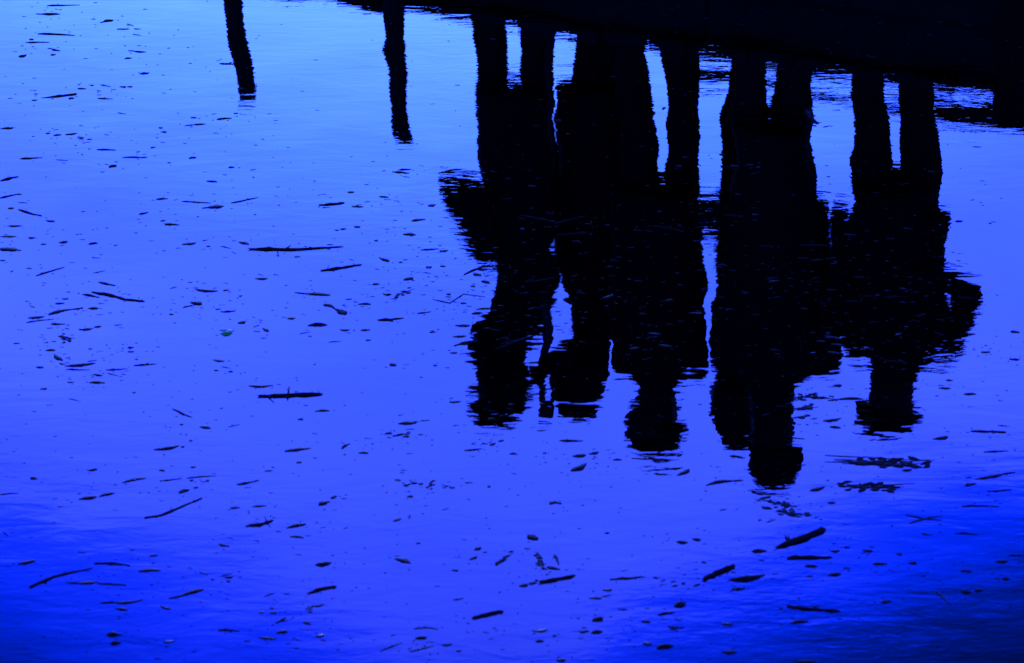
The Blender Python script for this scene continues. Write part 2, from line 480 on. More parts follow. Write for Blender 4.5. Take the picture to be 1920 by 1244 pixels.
# ------------------------------------------------------------------ what they carry
def bag(label, Y, u0, v0, u1, v1, v_handle, depth=.10, lean=Vector((0, 0, 0))):
    a, b = mirrored(u0, v0, Y), mirrored(u1, v1, Y)
    ctr = (a + b) / 2; ctr.z = min(a.z, b.z)
    root = empty('bag', tuple(ctr)); tag(root, label, 'bag', 'bags carried by the people')
    hw, h = abs(b.x - a.x) / 2, abs(b.z - a.z)
    bm = bmesh.new()
    z = Vector((0, 0, 1))
    loft(bm, [(ctr, hw * .9, depth * .45), (ctr + z * h * .12, hw, depth * .55), (ctr + z * h * .45 + lean * .3, hw * .92, depth * .5), (ctr + z * h + lean, hw * .55, depth * .25)], 16)
    mesh_obj('pouch', bm, M['cloth_black'], root)
    bm = bmesh.new(); ht = mirrored(u0, v_handle, Y).z - ctr.z
    pts = [ctr + lean + Vector((hw * .5 * math.cos(t), 0, h * .92 + (ht - h * .92) * math.sin(t))) for t in [math.pi * k / 12 for k in range(13)]]
    tube(bm, pts, [.009] * 13, 6)
    mesh_obj('handle', bm, M['cloth_black'], root)
bag('dark shoulder bag hanging at the left side of the leftmost person', Y1 + .15, 826, 340, 916, 490, 505, .12, Vector((.09, 0, 0)))
bag('dark carrier bag hanging in the gap between the third and the tallest person', (Y3 + Y4) / 2 + .2, 1300, 360, 1408, 450, 348)
bag('dark bag hanging at the right hip of the rightmost person', Y5 + .2, 1742, 402, 1776, 486, 560)

# upright pole held between the two people on the left
pY = Y1 + .18
root = empty('pole', tuple(mirrored(1018, 440, pY)))
tag(root, 'thin upright pole with small block on top, held between the two leftmost people', 'pole')
bm = bmesh.new()
tube(bm, [mirrored(u, v, pY) for u, v in ((1030, 60), (1027, 300), (1022, 560), (1016, 680), (1012, 745))], [.022, .024, .026, .022, .014], 10)
mesh_obj('shaft', bm, M['metal'], root)
bm = bmesh.new()
a, b = mirrored(1010, 748, pY), mirrored(1036, 786, pY)
box_bm(bm, Vector((a.x, pY - .03, a.z)), Vector((b.x - a.x, 0, 0)), Vector((0, .06, 0)), Vector((0, 0, b.z - a.z)))
bmesh.ops.bevel(bm, geom=bm.edges[:], offset=.006, segments=2, affect='EDGES')
mesh_obj('block', bm, M['metal'], root)

# two mooring posts in the water beside the quay
def post(label, Y, top, low, r):
    t_, b_ = mirrored(top[0], top[1], Y), mirrored(low[0], low[1], Y)
    d = (b_ - t_); foot = t_ + d * ((t_.z + .6) / -d.z)
    root = empty('mooring_post', (foot.x, foot.y, -.05)); tag(root, label, 'post', 'mooring posts beside the quay')
    bm = bmesh.new()
    n = 9
    tube(bm, [t_.lerp(foot, k / (n - 1)) + Vector((rnd.uniform(-.004, .004), 0, 0)) for k in range(n)], [r * (1 + .08 * k / n) for k in range(n)], 14, rough=.04)
    mesh_obj('shaft', bm, M['wet_wood'], root)
    bm = bmesh.new(); tube(bm, [t_ + Vector((0, 0, -.06)), t_ + Vector((0, 0, -.03))], [r + .004] * 2, 14)
    mesh_obj('band', bm, M['metal'], root)
post('left one of two leaning wooden mooring posts, seen as short dark reflection at upper left', edge_Y(460) - .25, (463, 195), (437, 0), .040)
post('mooring post nearer the quay end, right one of the two thin dark reflections', edge_Y(745) - .12, (757, 268), (741, 20), .040)

# low rail along the right half of the quay, behind the people
RB = .42
rail = empty('low_rail', tuple(on_deck(1.2, RB)))
tag(rail, 'low dark rail with a thin cable running behind the feet at the right', 'rail')
def rail_pt(u, v):
    # point on the rail plane (RB metres behind the edge) whose image is at u, v
    d = ray(u, v); d = Vector((d.x, d.y, d.z))
    o = Vector((0, 0, CAM_Z)); q = on_deck(0, RB)
    k = (q - o).dot(edge_back) / d.dot(edge_back)
    p = o + d * k
    return Vector((p.x, p.y, -p.z))
def strip(name, pairs, half, m):
    bm = bmesh.new()
    tube(bm, [rail_pt(u, v) for u, v in pairs], half, 8)
    mesh_obj(name, bm, M[m], rail)
strip('beam', [(1300, 136), (1372, 140), (1450, 158), (1540, 178), (1600, 188), (1690, 195), (1775, 205), (1870, 212)],
      [.026, .024, .018, .018, .018, .024, .042, .05], 'wet_wood')
strip('cable', [(1300, 170), (1372, 174), (1450, 184), (1600, 196), (1690, 217), (1775, 236), (1870, 240)], [.006] * 7, 'metal')
strip('cable', [(1430, 131), (1540, 146), (1600, 151), (1680, 161), (1720, 166)], [.010, .009, .009, .012, .012], 'metal')
for u in (1300, 1412, 1490, 1628, 1726, 1866):
    p = rail_pt(u, 205); bm = bmesh.new()
    tube(bm, [Vector((p.x, p.y, DECK - .01)), p], [.028, .026], 8)
    mesh_obj('stanchion', bm, M['wet_wood'], rail)

# ================================================================== FLOATING DEBRIS
dr = random.Random(5)
ITEMS = []          # (object, kind, u, v, length px, width px, slope) for the labels
def on_w(u, v, z=0.0):
    p = on_water(u, v); p.z = z; return p
def finish(bm, name, mat, ctr):
    return mesh_obj(name, bm, mat, None, True, ctr)

def twig_bm(bm, path, th, knots=0, taper=(.55, .35), rough=.24):
    """crooked half sunk twig along pixel points; th = thickness in pixels at its thickest"""
    P3 = [on_w(u, v) for u, v in path]
    k = px_size(*path[len(path) // 2])
    r = max(.0012, th * k * .36)
    pts, rad = [], []
    seg = 4 if len(path) > 2 else 7
    for i, (a, b) in enumerate(zip(P3, P3[1:])):
        for j in range(seg + (1 if i == len(P3) - 2 else 0)):
            q = j / seg
            pts.append(a.lerp(b, q))
    n = len(pts)
    ac = (P3[-1] - P3[0]).normalized().cross(Vector((0, 0, 1)))
    bow = dr.uniform(-.05, .05) * (P3[-1] - P3[0]).length * (1 if len(path) == 2 else 0)
    for i in range(n):
        q = i / (n - 1)
        f = taper[0] + (1 - taper[0]) * min(1, q / .3) if q < .3 else 1 - (1 - taper[1]) * (q - .3) / .7
        rad.append(r * f * dr.uniform(.85, 1.15))
        pts[i] = pts[i] + ac * (bow * math.sin(math.pi * q) + dr.uniform(-.35, .35) * r) + Vector((0, 0, r * .25 + dr.uniform(-.1, .1) * r))
    e0, e1 = (pts[0] - pts[1]).normalized(), (pts[-1] - pts[-2]).normalized()
    tube(bm, [pts[0] + e0 * r * 1.6 + Vector((0, 0, r * .25))] + pts + [pts[-1] + e1 * r * 1.3 - Vector((0, 0, r * .2))],
         [rad[0] * .3] + rad + [rad[-1] * .35], 7, rng=dr, rough=rough)
    for _ in range(knots):
        i = dr.randrange(1, n - 1); d = (pts[i + 1] - pts[i]).normalized()
        sd_ = ac * dr.choice((-1, 1)) + d * dr.uniform(-.3, 1.2) + Vector((0, 0, dr.uniform(0, .5)))
        L = r * dr.uniform(2.2, 7)
        tube(bm, [pts[i], pts[i] + sd_.normalized() * L], [rad[i] * .6, rad[i] * .25], 5)
def leaf_bm(bm, a, b, hw, arch=.1, lift=0.0, thick=.0012, rag=.3, tip=.5):
    """curled, ragged dead leaf from a to b (points on the water), half width hw"""
    d = b - a; L = d.length; dn = d.normalized(); ac = Vector((-dn.y, dn.x, 0))
    n = 9; sweep = dr.uniform(-.12, .12) * L
    top, bot = [], []
    tw = dr.uniform(-.12, .12); peak = dr.uniform(.3, .7)
    for i in range(n):
        q = i / (n - 1)
        s_ = q / peak * .5 if q < peak else .5 + (q - peak) / (1 - peak) * .5
        wdt = hw * max(.05, math.sin(math.pi * s_) ** dr.uniform(.7, 1.2))
        mid = a + d * q + ac * sweep * math.sin(math.pi * q)
        z = .0010 + lift * q + arch * hw * math.sin(math.pi * q) * .4
        rt, rb = [], []
        for j, e in ((-1, 0), (0, 1), (1, 0)):
            p = mid + ac * wdt * j * dr.uniform(1 - rag, 1 + rag * .6) + Vector((0, 0, z + (arch * wdt if e else 0) + tw * wdt * j * .5))
            p.z = max(p.z, .0005)
            rt.append(bm.verts.new(p)); rb.append(bm.verts.new(p - Vector((0, 0, thick + .002))))
        top.append(rt); bot.append(rb)
    for i in range(n - 1):
        for j in range(2):
            bm.faces.new((top[i][j], top[i][j + 1], top[i + 1][j + 1], top[i + 1][j]))
            bm.faces.new((bot[i][j], bot[i + 1][j], bot[i + 1][j + 1], bot[i][j + 1]))
        bm.faces.new((top[i][0], top[i + 1][0], bot[i + 1][0], bot[i][0]))
        bm.faces.new((top[i][2], bot[i][2], bot[i + 1][2], top[i + 1][2]))
    for i in (0, n - 1):
        for j in range(2): bm.faces.new((top[i][j], bot[i][j], bot[i][j + 1], top[i][j + 1]))
def scrap_bm(bm, p, rx, ry, h, n=6, ang=0.0):
    c_, s_ = math.cos(ang), math.sin(ang)
    t_, b_ = [], []
    for k in range(n):
        th = 2 * math.pi * (k + dr.uniform(-.3, .3)) / n
        x, y = math.cos(th) * rx * dr.uniform(.6, 1.1), math.sin(th) * ry * dr.uniform(.6, 1.1)
        q = p + Vector((x * c_ - y * s_, x * s_ + y * c_, 0))
        t_.append(bm.verts.new(q + Vector((0, 0, h * dr.uniform(.3, .8))))); b_.append(bm.verts.new(q - Vector((0, 0, .002))))
    c = bm.verts.new(p + Vector((0, 0, h)))
    for k in range(n):
        bm.faces.new((c, t_[k], t_[(k + 1) % n])); bm.faces.new((t_[k], b_[k], b_[(k + 1) % n], t_[(k + 1) % n]))
    bm.faces.new(b_[::-1])

def note(o, kind, path, w, label=None):
    (u0, v0), (u1, v1) = path[0], path[-1]
    ITEMS.append(dict(o=o, kind=kind, u=(u0 + u1) / 2, v=(v0 + v1) / 2, L=math.hypot(u1 - u0, v1 - v0), w=w,
                      slope=math.degrees(math.atan2(v0 - v1, u1 - u0)), label=label))
def twig(path, th, label=None, name='twig', knots=None, mat='bark', taper=(.55, .35), cat=None):
    L = math.hypot(path[-1][0] - path[0][0], path[-1][1] - path[0][1])
    bm = bmesh.new(); twig_bm(bm, path, th, (2 if L > 70 else dr.choice((0, 0, 1))) if knots is None else knots, taper)
    o = finish(bm, name, M[mat], on_w((path[0][0] + path[-1][0]) / 2, (path[0][1] + path[-1][1]) / 2))
    note(o, 'twig', path, th, label); return o
def leaf(u0, v0, u1, v1, w, label=None, mat='dead_leaf', arch=None, stalk=None, name='leaf'):
    um, vm = (u0 + u1) / 2, (v0 + v1) / 2
    a, b = on_w(u0, v0), on_w(u1, v1)
    # the row height w covers both the lying width and the curl standing up
    span = (on_w(um, vm - w * .36) - on_w(um, vm + w * .36)).length / 2
    hw = min(span, (b - a).length * .40) * dr.uniform(.6, .9)
    arch = dr.uniform(.02, .16) if arch is None else arch * .5
    bm = bmesh.new(); leaf_bm(bm, a, b, hw, arch)
    if stalk or (stalk is None and (b - a).length > .035 and dr.random() < .5):
        e, f = (a, b) if dr.random() < .5 else (b, a)
        d = (e - f) * dr.uniform(.2, .45); sd_ = Vector((-d.y, d.x, 0)) * dr.uniform(-.4, .4)
        tube(bm, [e - d * .1 + Vector((0, 0, .001)), e + d * .5 + sd_ * .4 + Vector((0, 0, .001)), e + d + sd_ + Vector((0, 0, .0006))], [.0011, .0010, .0007], 5)
    o = finish(bm, name, M[mat], on_w(um, vm))
    note(o, 'leaf', [(u0, v0), (u1, v1)], w, label); return o
def clump(u0, v0, u1, v1, h, n, label=None, mat='dead_leaf', tw=2):
    """wet leaves and bits tangled together, moving as one"""
    bm = bmesh.new(); um, vm = (u0 + u1) / 2, (v0 + v1) / 2
    L = math.hypot(u1 - u0, v1 - v0)
    for _ in range(n * 2):
        q = min(1, max(0, dr.gauss(.5, .24))); pu = u0 + (u1 - u0) * q; pv = v0 + (v1 - v0) * q + dr.gauss(0, h * .22)
        l = dr.uniform(.05, .15) * L + 4; sl = dr.uniform(-.35, .35)
        A, B = on_w(pu - l / 2, pv + sl * l / 2), on_w(pu + l / 2, pv - sl * l / 2)
        leaf_bm(bm, A, B, min((B - A).length * .3, (on_w(pu, pv) - on_w(pu, pv + h * .085)).length), dr.uniform(.02, .15))
    twig_bm(bm, [(u0, v0), (um, vm + h * .05), (u1, v1)], 3)
    for _ in range(tw):
        pu = dr.uniform(min(u0, u1), max(u0, u1)); pv = vm + dr.gauss(0, h * .25); l = dr.uniform(.15, .35) * L
        twig_bm(bm, [(pu - l, pv + dr.uniform(-.1, .1) * l), (pu + l, pv + dr.uniform(-.1, .1) * l)], 3)
    o = finish(bm, 'leaf_clump', M[mat], on_w(um, vm))
    note(o, 'clump', [(u0, v0), (u1, v1)], h, label); return o

# --- pieces one can point to, each described by hand -----------------------------
twig([(470, 468), (507, 468), (560, 469), (640, 463)], 10, 'long knobbly dark stick floating left of the reflected people', knots=3, taper=(.4, .2))
twig([(489, 744), (540, 742), (600, 740)], 11, 'thick rough dark stick lying level below centre left, largest on that side', knots=4, taper=(.6, .8))
twig([(1458, 1027), (1500, 1012), (1542, 996)], 18, 'thick black driftwood branch, wide at its right end, below the tallest reflection', 'driftwood', 2, taper=(.3, .95))
leaf(1366, 1088, 1435, 1078, 22, 'broad black slab of bark floating left below the thick driftwood branch', 'bark', .5, False, 'bark_piece')
twig([(1321, 1085), (1350, 1073), (1375, 1063)], 14, 'stubby dark stick rising rightward, just left of the broad bark slab', taper=(.7, .9))
twig([(58, 1101), (100, 1082), (171, 1066)], 8, 'long curved twig rising rightward near the lower left corner', taper=(.9, .3))
twig([(273, 971), (302, 967), (340, 951), (378, 935)], 6, 'elbow bent twig, level then rising to the right, at lower left', taper=(.9, .7))
twig([(175, 549), (200, 553), (236, 562), (268, 566)], 8, 'long wavy dark twig falling to the right in the left third', knots=1, taper=(.5, .6))
leaf(-4, 467, 40, 470, 13, 'large dark leaf cut by the left edge of the picture', stalk=False)
leaf(52, 597, 84, 594, 8, 'dark leaf with stalk at the left, lower of two end to end leaves')
leaf(90, 591, 139, 580, 10, 'dark pointed leaf rising rightward, upper of two end to end leaves at left')
leaf(719, 553, 734, 552, 15, 'small round black leaf, darkest blob left of the reflected people', arch=.6, stalk=False)
leaf(569, 551, 620, 554, 9, 'cigar shaped dark leaf lying level, below the long knobbly stick')
leaf(858, 647, 898, 640, 10, 'arched dark leaf just left of the reflected raised elbow', arch=.5)
twig([(812, 562), (843, 569), (869, 552), (909, 557)], 3.5, 'zigzag crooked twig beside the left edge of the reflected people', taper=(.5, .4))
twig([(604, 508), (640, 503), (675, 497)], 8, 'rough bark strip rising rightward below the end of the long knobbly stick', taper=(.5, .6))
clump(1593, 868, 1738, 870, 24, 26, 'wide tangled mat of dark weed under the reflected hat at right', mat='bark', tw=9)
clump(1577, 912, 1690, 916, 20, 18, 'smaller dark weed tangle just below the wide weed mat', mat='bark', tw=7)
leaf(200, 1190, 226, 1192, 16, 'upper of two dark buds one above the other at lower left', arch=.7)
leaf(206, 1208, 227, 1206, 20, 'lower darker bud of the upright pair at lower left', arch=.8, stalk=False)
twig([(891, 1159), (916, 1153), (940, 1148)], 11, 'stubby straight dark stick rising rightward, low in the middle', taper=(.9, .9))
twig([(1016, 1092), (1046, 1087), (1076, 1081)], 11, 'dark straight stick rising rightward below the third reflected person', taper=(.9, .6))
twig([(1146, 1087), (1180, 1085), (1208, 1082)], 6, 'thin level twig with forked right end, left of the broad bark slab', knots=2)
twig([(1481, 1047), (1520, 1046), (1556, 1046)], 11, 'smooth level dark stick right below the thick driftwood branch', taper=(.9, .5), knots=0)
twig([(1479, 1138), (1515, 1143), (1572, 1147)], 8, 'slim stick falling slightly rightward, lowest long stick at lower right', taper=(.9, .9), knots=0)
twig([(1823, 809), (1884, 811)], 6, 'thin straight level twig near the right edge, right of the reflected hat', taper=(.8, .8), knots=0)
twig([(1755, 1111), (1768, 1120), (1782, 1134)], 7, 'short pale twig falling steeply rightward near the lower right corner', mat='pale_leaf')
twig([(1700, 966), (1735, 974), (1765, 976)], 5, 'upper pale twig of two crossing ones at the right edge of the dark patch', mat='pale_leaf')
twig([(1706, 981), (1735, 973), (1766, 968)], 5, 'lower pale twig of two crossing ones at the right edge of the dark patch', mat='pale_leaf')
leaf(1409, 1035, 1438, 1034, 15, 'rounded black leaf just left of the thin end of the driftwood branch', arch=.5, stalk=False)
leaf(1828, 899, 1883, 889, 11, 'long dark leaf rising rightward near the right edge, below the thin straight twig')
leaf(1809, 912, 1831, 907, 9, 'short dark leaf just below left of the long leaf at right edge')
leaf(1749, 824, 1778, 819, 13, 'fan shaped dark leaf left of the thin straight twig at right')
leaf(1801, 1109, 1821, 1111, 12, 'left and darker one of twin dark leaves at lower right', arch=.5)
leaf(1827, 1109, 1843, 1108, 11, 'right and paler one of twin dark leaves at lower right', arch=.5)
leaf(1879, 1086, 1893, 1086, 17, 'round dark bud nearest the right edge in the lower right corner', arch=.8, stalk=False)
leaf(337, 1119, 382, 1105, 14, 'two humped dark leaf rising rightward, low on the left')
leaf(33, 1058, 66, 1051, 11, 'dark leaf just above the left end of the long curved twig')
leaf(259, 1072, 302, 1071, 9, 'straight dark leaf right of the long curved twig, level', stalk=False)
twig([(180, 1057), (210, 1057), (242, 1061)], 7, 'arched twig with drooping ends just right of the long curved twig')
leaf(143, 1094, 183, 1092, 10, 'flat dark leaf under the right half of the long curved twig')
leaf(147, 937, 182, 932, 11, 'left of two touching dark leaves at lower left')
leaf(185, 932, 216, 925, 11, 'right of two touching dark leaves at lower left')
leaf(591, 1060, 622, 1055, 13, 'humped dark leaf standing alone, low left of centre', arch=.6)
twig([(578, 1113), (600, 1106), (627, 1101)], 9, 'stubby rising stick with lump at right end, low left of centre', taper=(.4, 1.0))
leaf(597, 948, 619, 941, 11, 'dark leaf below left of a smaller one, below the thick rough stick')
twig([(463, 987), (490, 984), (510, 977)], 8, 'twig with forked right end low in the left third', knots=3, taper=(.5, .9))
leaf(537, 991, 574, 983, 9, 'rising dark leaf right of the fork ended twig')
leaf(543, 1007, 570, 1009, 7, 'level dark leaf directly below the rising leaf, low in left third')
leaf(778, 1198, 800, 1197, 13, 'dark rounded leaf between pale twigs at the bottom, left of centre', arch=.6, stalk=False)
twig([(779, 1179), (800, 1177), (820, 1180)], 5, 'thin pale arched twig above the dark rounded leaf at the bottom', mat='pale_leaf')
twig([(715, 1221), (735, 1212), (753, 1206)], 5, 'pale twig rising rightward at the bottom, left of the dark rounded leaf', mat='pale_leaf')
twig([(770, 1222), (790, 1217), (811, 1212)], 5, 'pale twig rising rightward at the bottom, below the dark rounded leaf', mat='pale_leaf')
leaf(1231, 1217, 1262, 1211, 14, 'bold black leaf rising rightward at the bottom, right of centre', arch=.5, stalk=False)
leaf(1110, 1165, 1130, 1158, 13, 'humped dark leaf above another like it, low right of centre', arch=.6)
leaf(1108, 1188, 1130, 1185, 12, 'humped dark leaf below another like it, low right of centre', arch=.5)
leaf(1265, 1139, 1287, 1130, 14, 'rising humped dark leaf low in the middle, below the thin forked twig', arch=.6)
twig([(80, 184), (110, 181), (142, 177)], 5, 'thin twig thick at its right end, high in the left part', taper=(.3, 1.0))
leaf(193, 42, 213, 38, 9, 'dark leaf near the top, left of the left post reflection')
leaf(75, 27, 113, 27, 7, 'dark winged leaf close to the top left corner', stalk=True)
leaf(204, 313, 219, 310, 11, 'small dark pointed leaf below the rising thick ended twig', arch=.5)
leaf(388, 390, 420, 387, 10, 'dark leaf with pointed stalk between two thin twigs, left of centre')
twig([(343, 378), (394, 381)], 4, 'thin twig left of the dark leaf that lies between two twigs')
twig([(435, 381), (483, 371)], 4, 'thin rising twig right of the dark leaf that lies between two twigs')
twig([(601, 385), (644, 381)], 6, 'short straight level twig below the two post reflections', taper=(.8, .9), knots=0)
leaf(85, 658, 104, 657, 11, 'dark leaf touching a slanting paler one, far left below middle', stalk=False)
leaf(102, 664, 118, 677, 9, 'slanting leaf falling rightward from a darker one, far left', stalk=False)
leaf(121, 687, 179, 681, 8, 'long narrow dark leaf lying level, far left below middle', stalk=False)
leaf(466, 724, 512, 723, 8, 'slim dark leaf just above left end of the thick rough stick', stalk=False)
leaf(288, 844, 336, 836, 9, 'slim dark leaf rising rightward, alone below middle in left third')
leaf(229, 906, 274, 897, 8, 'slim dark leaf rising rightward above the elbow bent twig')
twig([(325, 768), (345, 778), (360, 783)], 5, 'small twig falling rightward, left of the thick rough stick')
leaf(533, 847, 583, 841, 9, 'long slim dark leaf below the thick rough stick', stalk=False)
leaf(746, 795, 781, 794, 9, 'dark leaf thick at right end, left below the reflected hood', stalk=False)
leaf(730, 683, 743, 687, 8, 'small solitary oval leaf left of the leftmost reflected head', stalk=False)
leaf(1568, 750, 1619, 749, 8, 'dark slim leaf touching the left side of the reflected wide hat', stalk=True)
clump(1482, 746, 1545, 744, 11, 9, 'dark ragged leaf tangle right of the tallest reflected neck, upper one')
clump(1488, 766, 1533, 764, 15, 9, 'dark ragged leaf tangle right of the tallest reflected neck, middle one')
clump(1490, 784, 1519, 780, 12, 6, 'dark ragged leaf tangle right of the tallest reflected neck, lowest one')
clump(1455, 944, 1492, 951, 13, 9, 'upper dark leaf tangle between the tallest reflected hat and the driftwood branch')
clump(1460, 960, 1515, 966, 14, 12, 'lower dark leaf tangle between the tallest reflected hat and the driftwood branch')
clump(1004, 1035, 1020, 1064, 26, 12, 'upright ladder like tangle of dark scraps low in the middle', tw=0)
clump(930, 1058, 960, 1038, 16, 8, 'dark tangled scraps rising rightward, left of the ladder like tangle', tw=0)
clump(801, 913, 816, 908, 18, 6, 'small clustered dark scraps below and left of reflected hood', tw=0)
clump(111, 632, 134, 639, 14, 8, 'dark clot of leaf bits under two end to end leaves at left', tw=1)
clump(1510, 205, 1535, 232, 26, 9, 'sprig of small dark leaves beside reflected legs at upper right', tw=1)
clump(743, 554, 776, 542, 13, 6, 'ragged leaf pieces just right of the small round black leaf', tw=0)
leaf(341, 459, 368, 455, 9, 'ring like curled leaf with paler middle, left of the long knobbly stick', 'pale_leaf', .1, False)
leaf(1070, 884, 1100, 869, 12, 'squarish dark leaf rising rightward, below the reflected hood', stalk=False)
leaf(1269, 892, 1293, 880, 10, 'dark leaf rising rightward below the third reflected hat', stalk=False)
leaf(1073, 856, 1099, 853, 10, 'diamond shaped leaf, left one of a touching pair below reflected hood')
leaf(1104, 852, 1123, 848, 7, 'slim leaf, right one of a touching pair below reflected hood')
twig([(1052, 827), (1091, 827)], 6, 'short level twig just below the reflected hood', knots=0)
leaf(1323, 911, 1378, 902, 8, 'dark leaf with long thin stalk left of the tallest reflected hat', stalk=True)
leaf(1518, 921, 1547, 913, 9, 'dark spindle leaf just right below the tallest reflected hat', stalk=False)
leaf(627, 579, 648, 591, 12, 'dark bark flake falling rightward, below the cigar shaped leaf', 'bark')
leaf(606, 571, 627, 577, 7, 'thin bark flake touching the cigar shaped leaf region from below', 'bark')
leaf(577, 611, 614, 610, 11, 'curved dark leaf with raised right end, below the bark flakes', arch=.5)
# the one green thing
root = empty('flower_bud', tuple(on_w(424, 624)))
tag(root, 'tiny bright green and white bud, only green thing on the water', 'flower')
bm = bmesh.new(); leaf_bm(bm, on_w(413, 626), on_w(436, 625), .011, .3); mesh_obj('bud', bm, M['green_bud'], root)
bm = bmesh.new(); leaf_bm(bm, on_w(411, 620), on_w(426, 619), .006, .1); leaf_bm(bm, on_w(424, 619), on_w(438, 622), .006, .1); mesh_obj('petal', bm, M['white_petal'], root)

# --- further leaves and twigs ------------------------------------------------------
for p in [(90,11,149,10,3),(73,64,139,67,4),(50,80,91,80,3),(221,55,242,55,3),(185,185,210,186,3),(40,298,78,296,4),(185,281,215,282,4),
          (409,224,433,222,4),(414,120,438,121,4),(4,339,33,332,6),(0,372,36,364,4),(36,394,77,405,5),(69,517,120,502,4),(187,530,216,536,5),
          (157,553,184,558,5),(51,605,100,599,3),(98,609,121,608,4),(311,421,334,422,5),(295,374,313,373,4),(344,577,362,573,3),(416,585,440,584,4),
          (263,402,277,399,4),(711,601,755,597,6),(784,588,807,585,3),(791,469,821,467,4),(871,515,918,497,5),(738,323,766,325,4),(749,319,770,318,4),
          (129,693,167,694,3),(253,686,292,683,4),(201,694,237,692,4),(447,909,484,901,5),(0,928,33,925,3),(301,902,340,898,3),(352,897,404,893,3),
          (738,818,768,814,4),(641,841,655,833,5),(873,845,902,842,4),(185,1095,235,1098,5),(412,1182,447,1184,5),(5,998,15,1006,3),(520,1168,536,1159,5),
          (1040,1042,1047,1059,6),(1236,1153,1265,1149,6),(1893,1042,1920,1042,4),(1806,950,1871,950,4),(1793,1001,1833,1003,4),(1847,848,1889,846,4),
          (1854,922,1896,918,4),(1040,420,1100,405,4),(980,405,1046,418,4),(1228,425,1282,434,4),(1360,404,1396,407,4),(1500,460,1556,461,4),
          (1590,566,1616,566,4),(1100,437,1046,441,4),(1660,557,1700,557,4),(986,530,1044,520,4),(1796,558,1828,560,4),(1658,676,1694,680,4),
          (930,655,1010,627,5),(940,646,1000,630,4)]:
    twig([(p[0], p[1]), (p[2], p[3])], p[4] + 1)
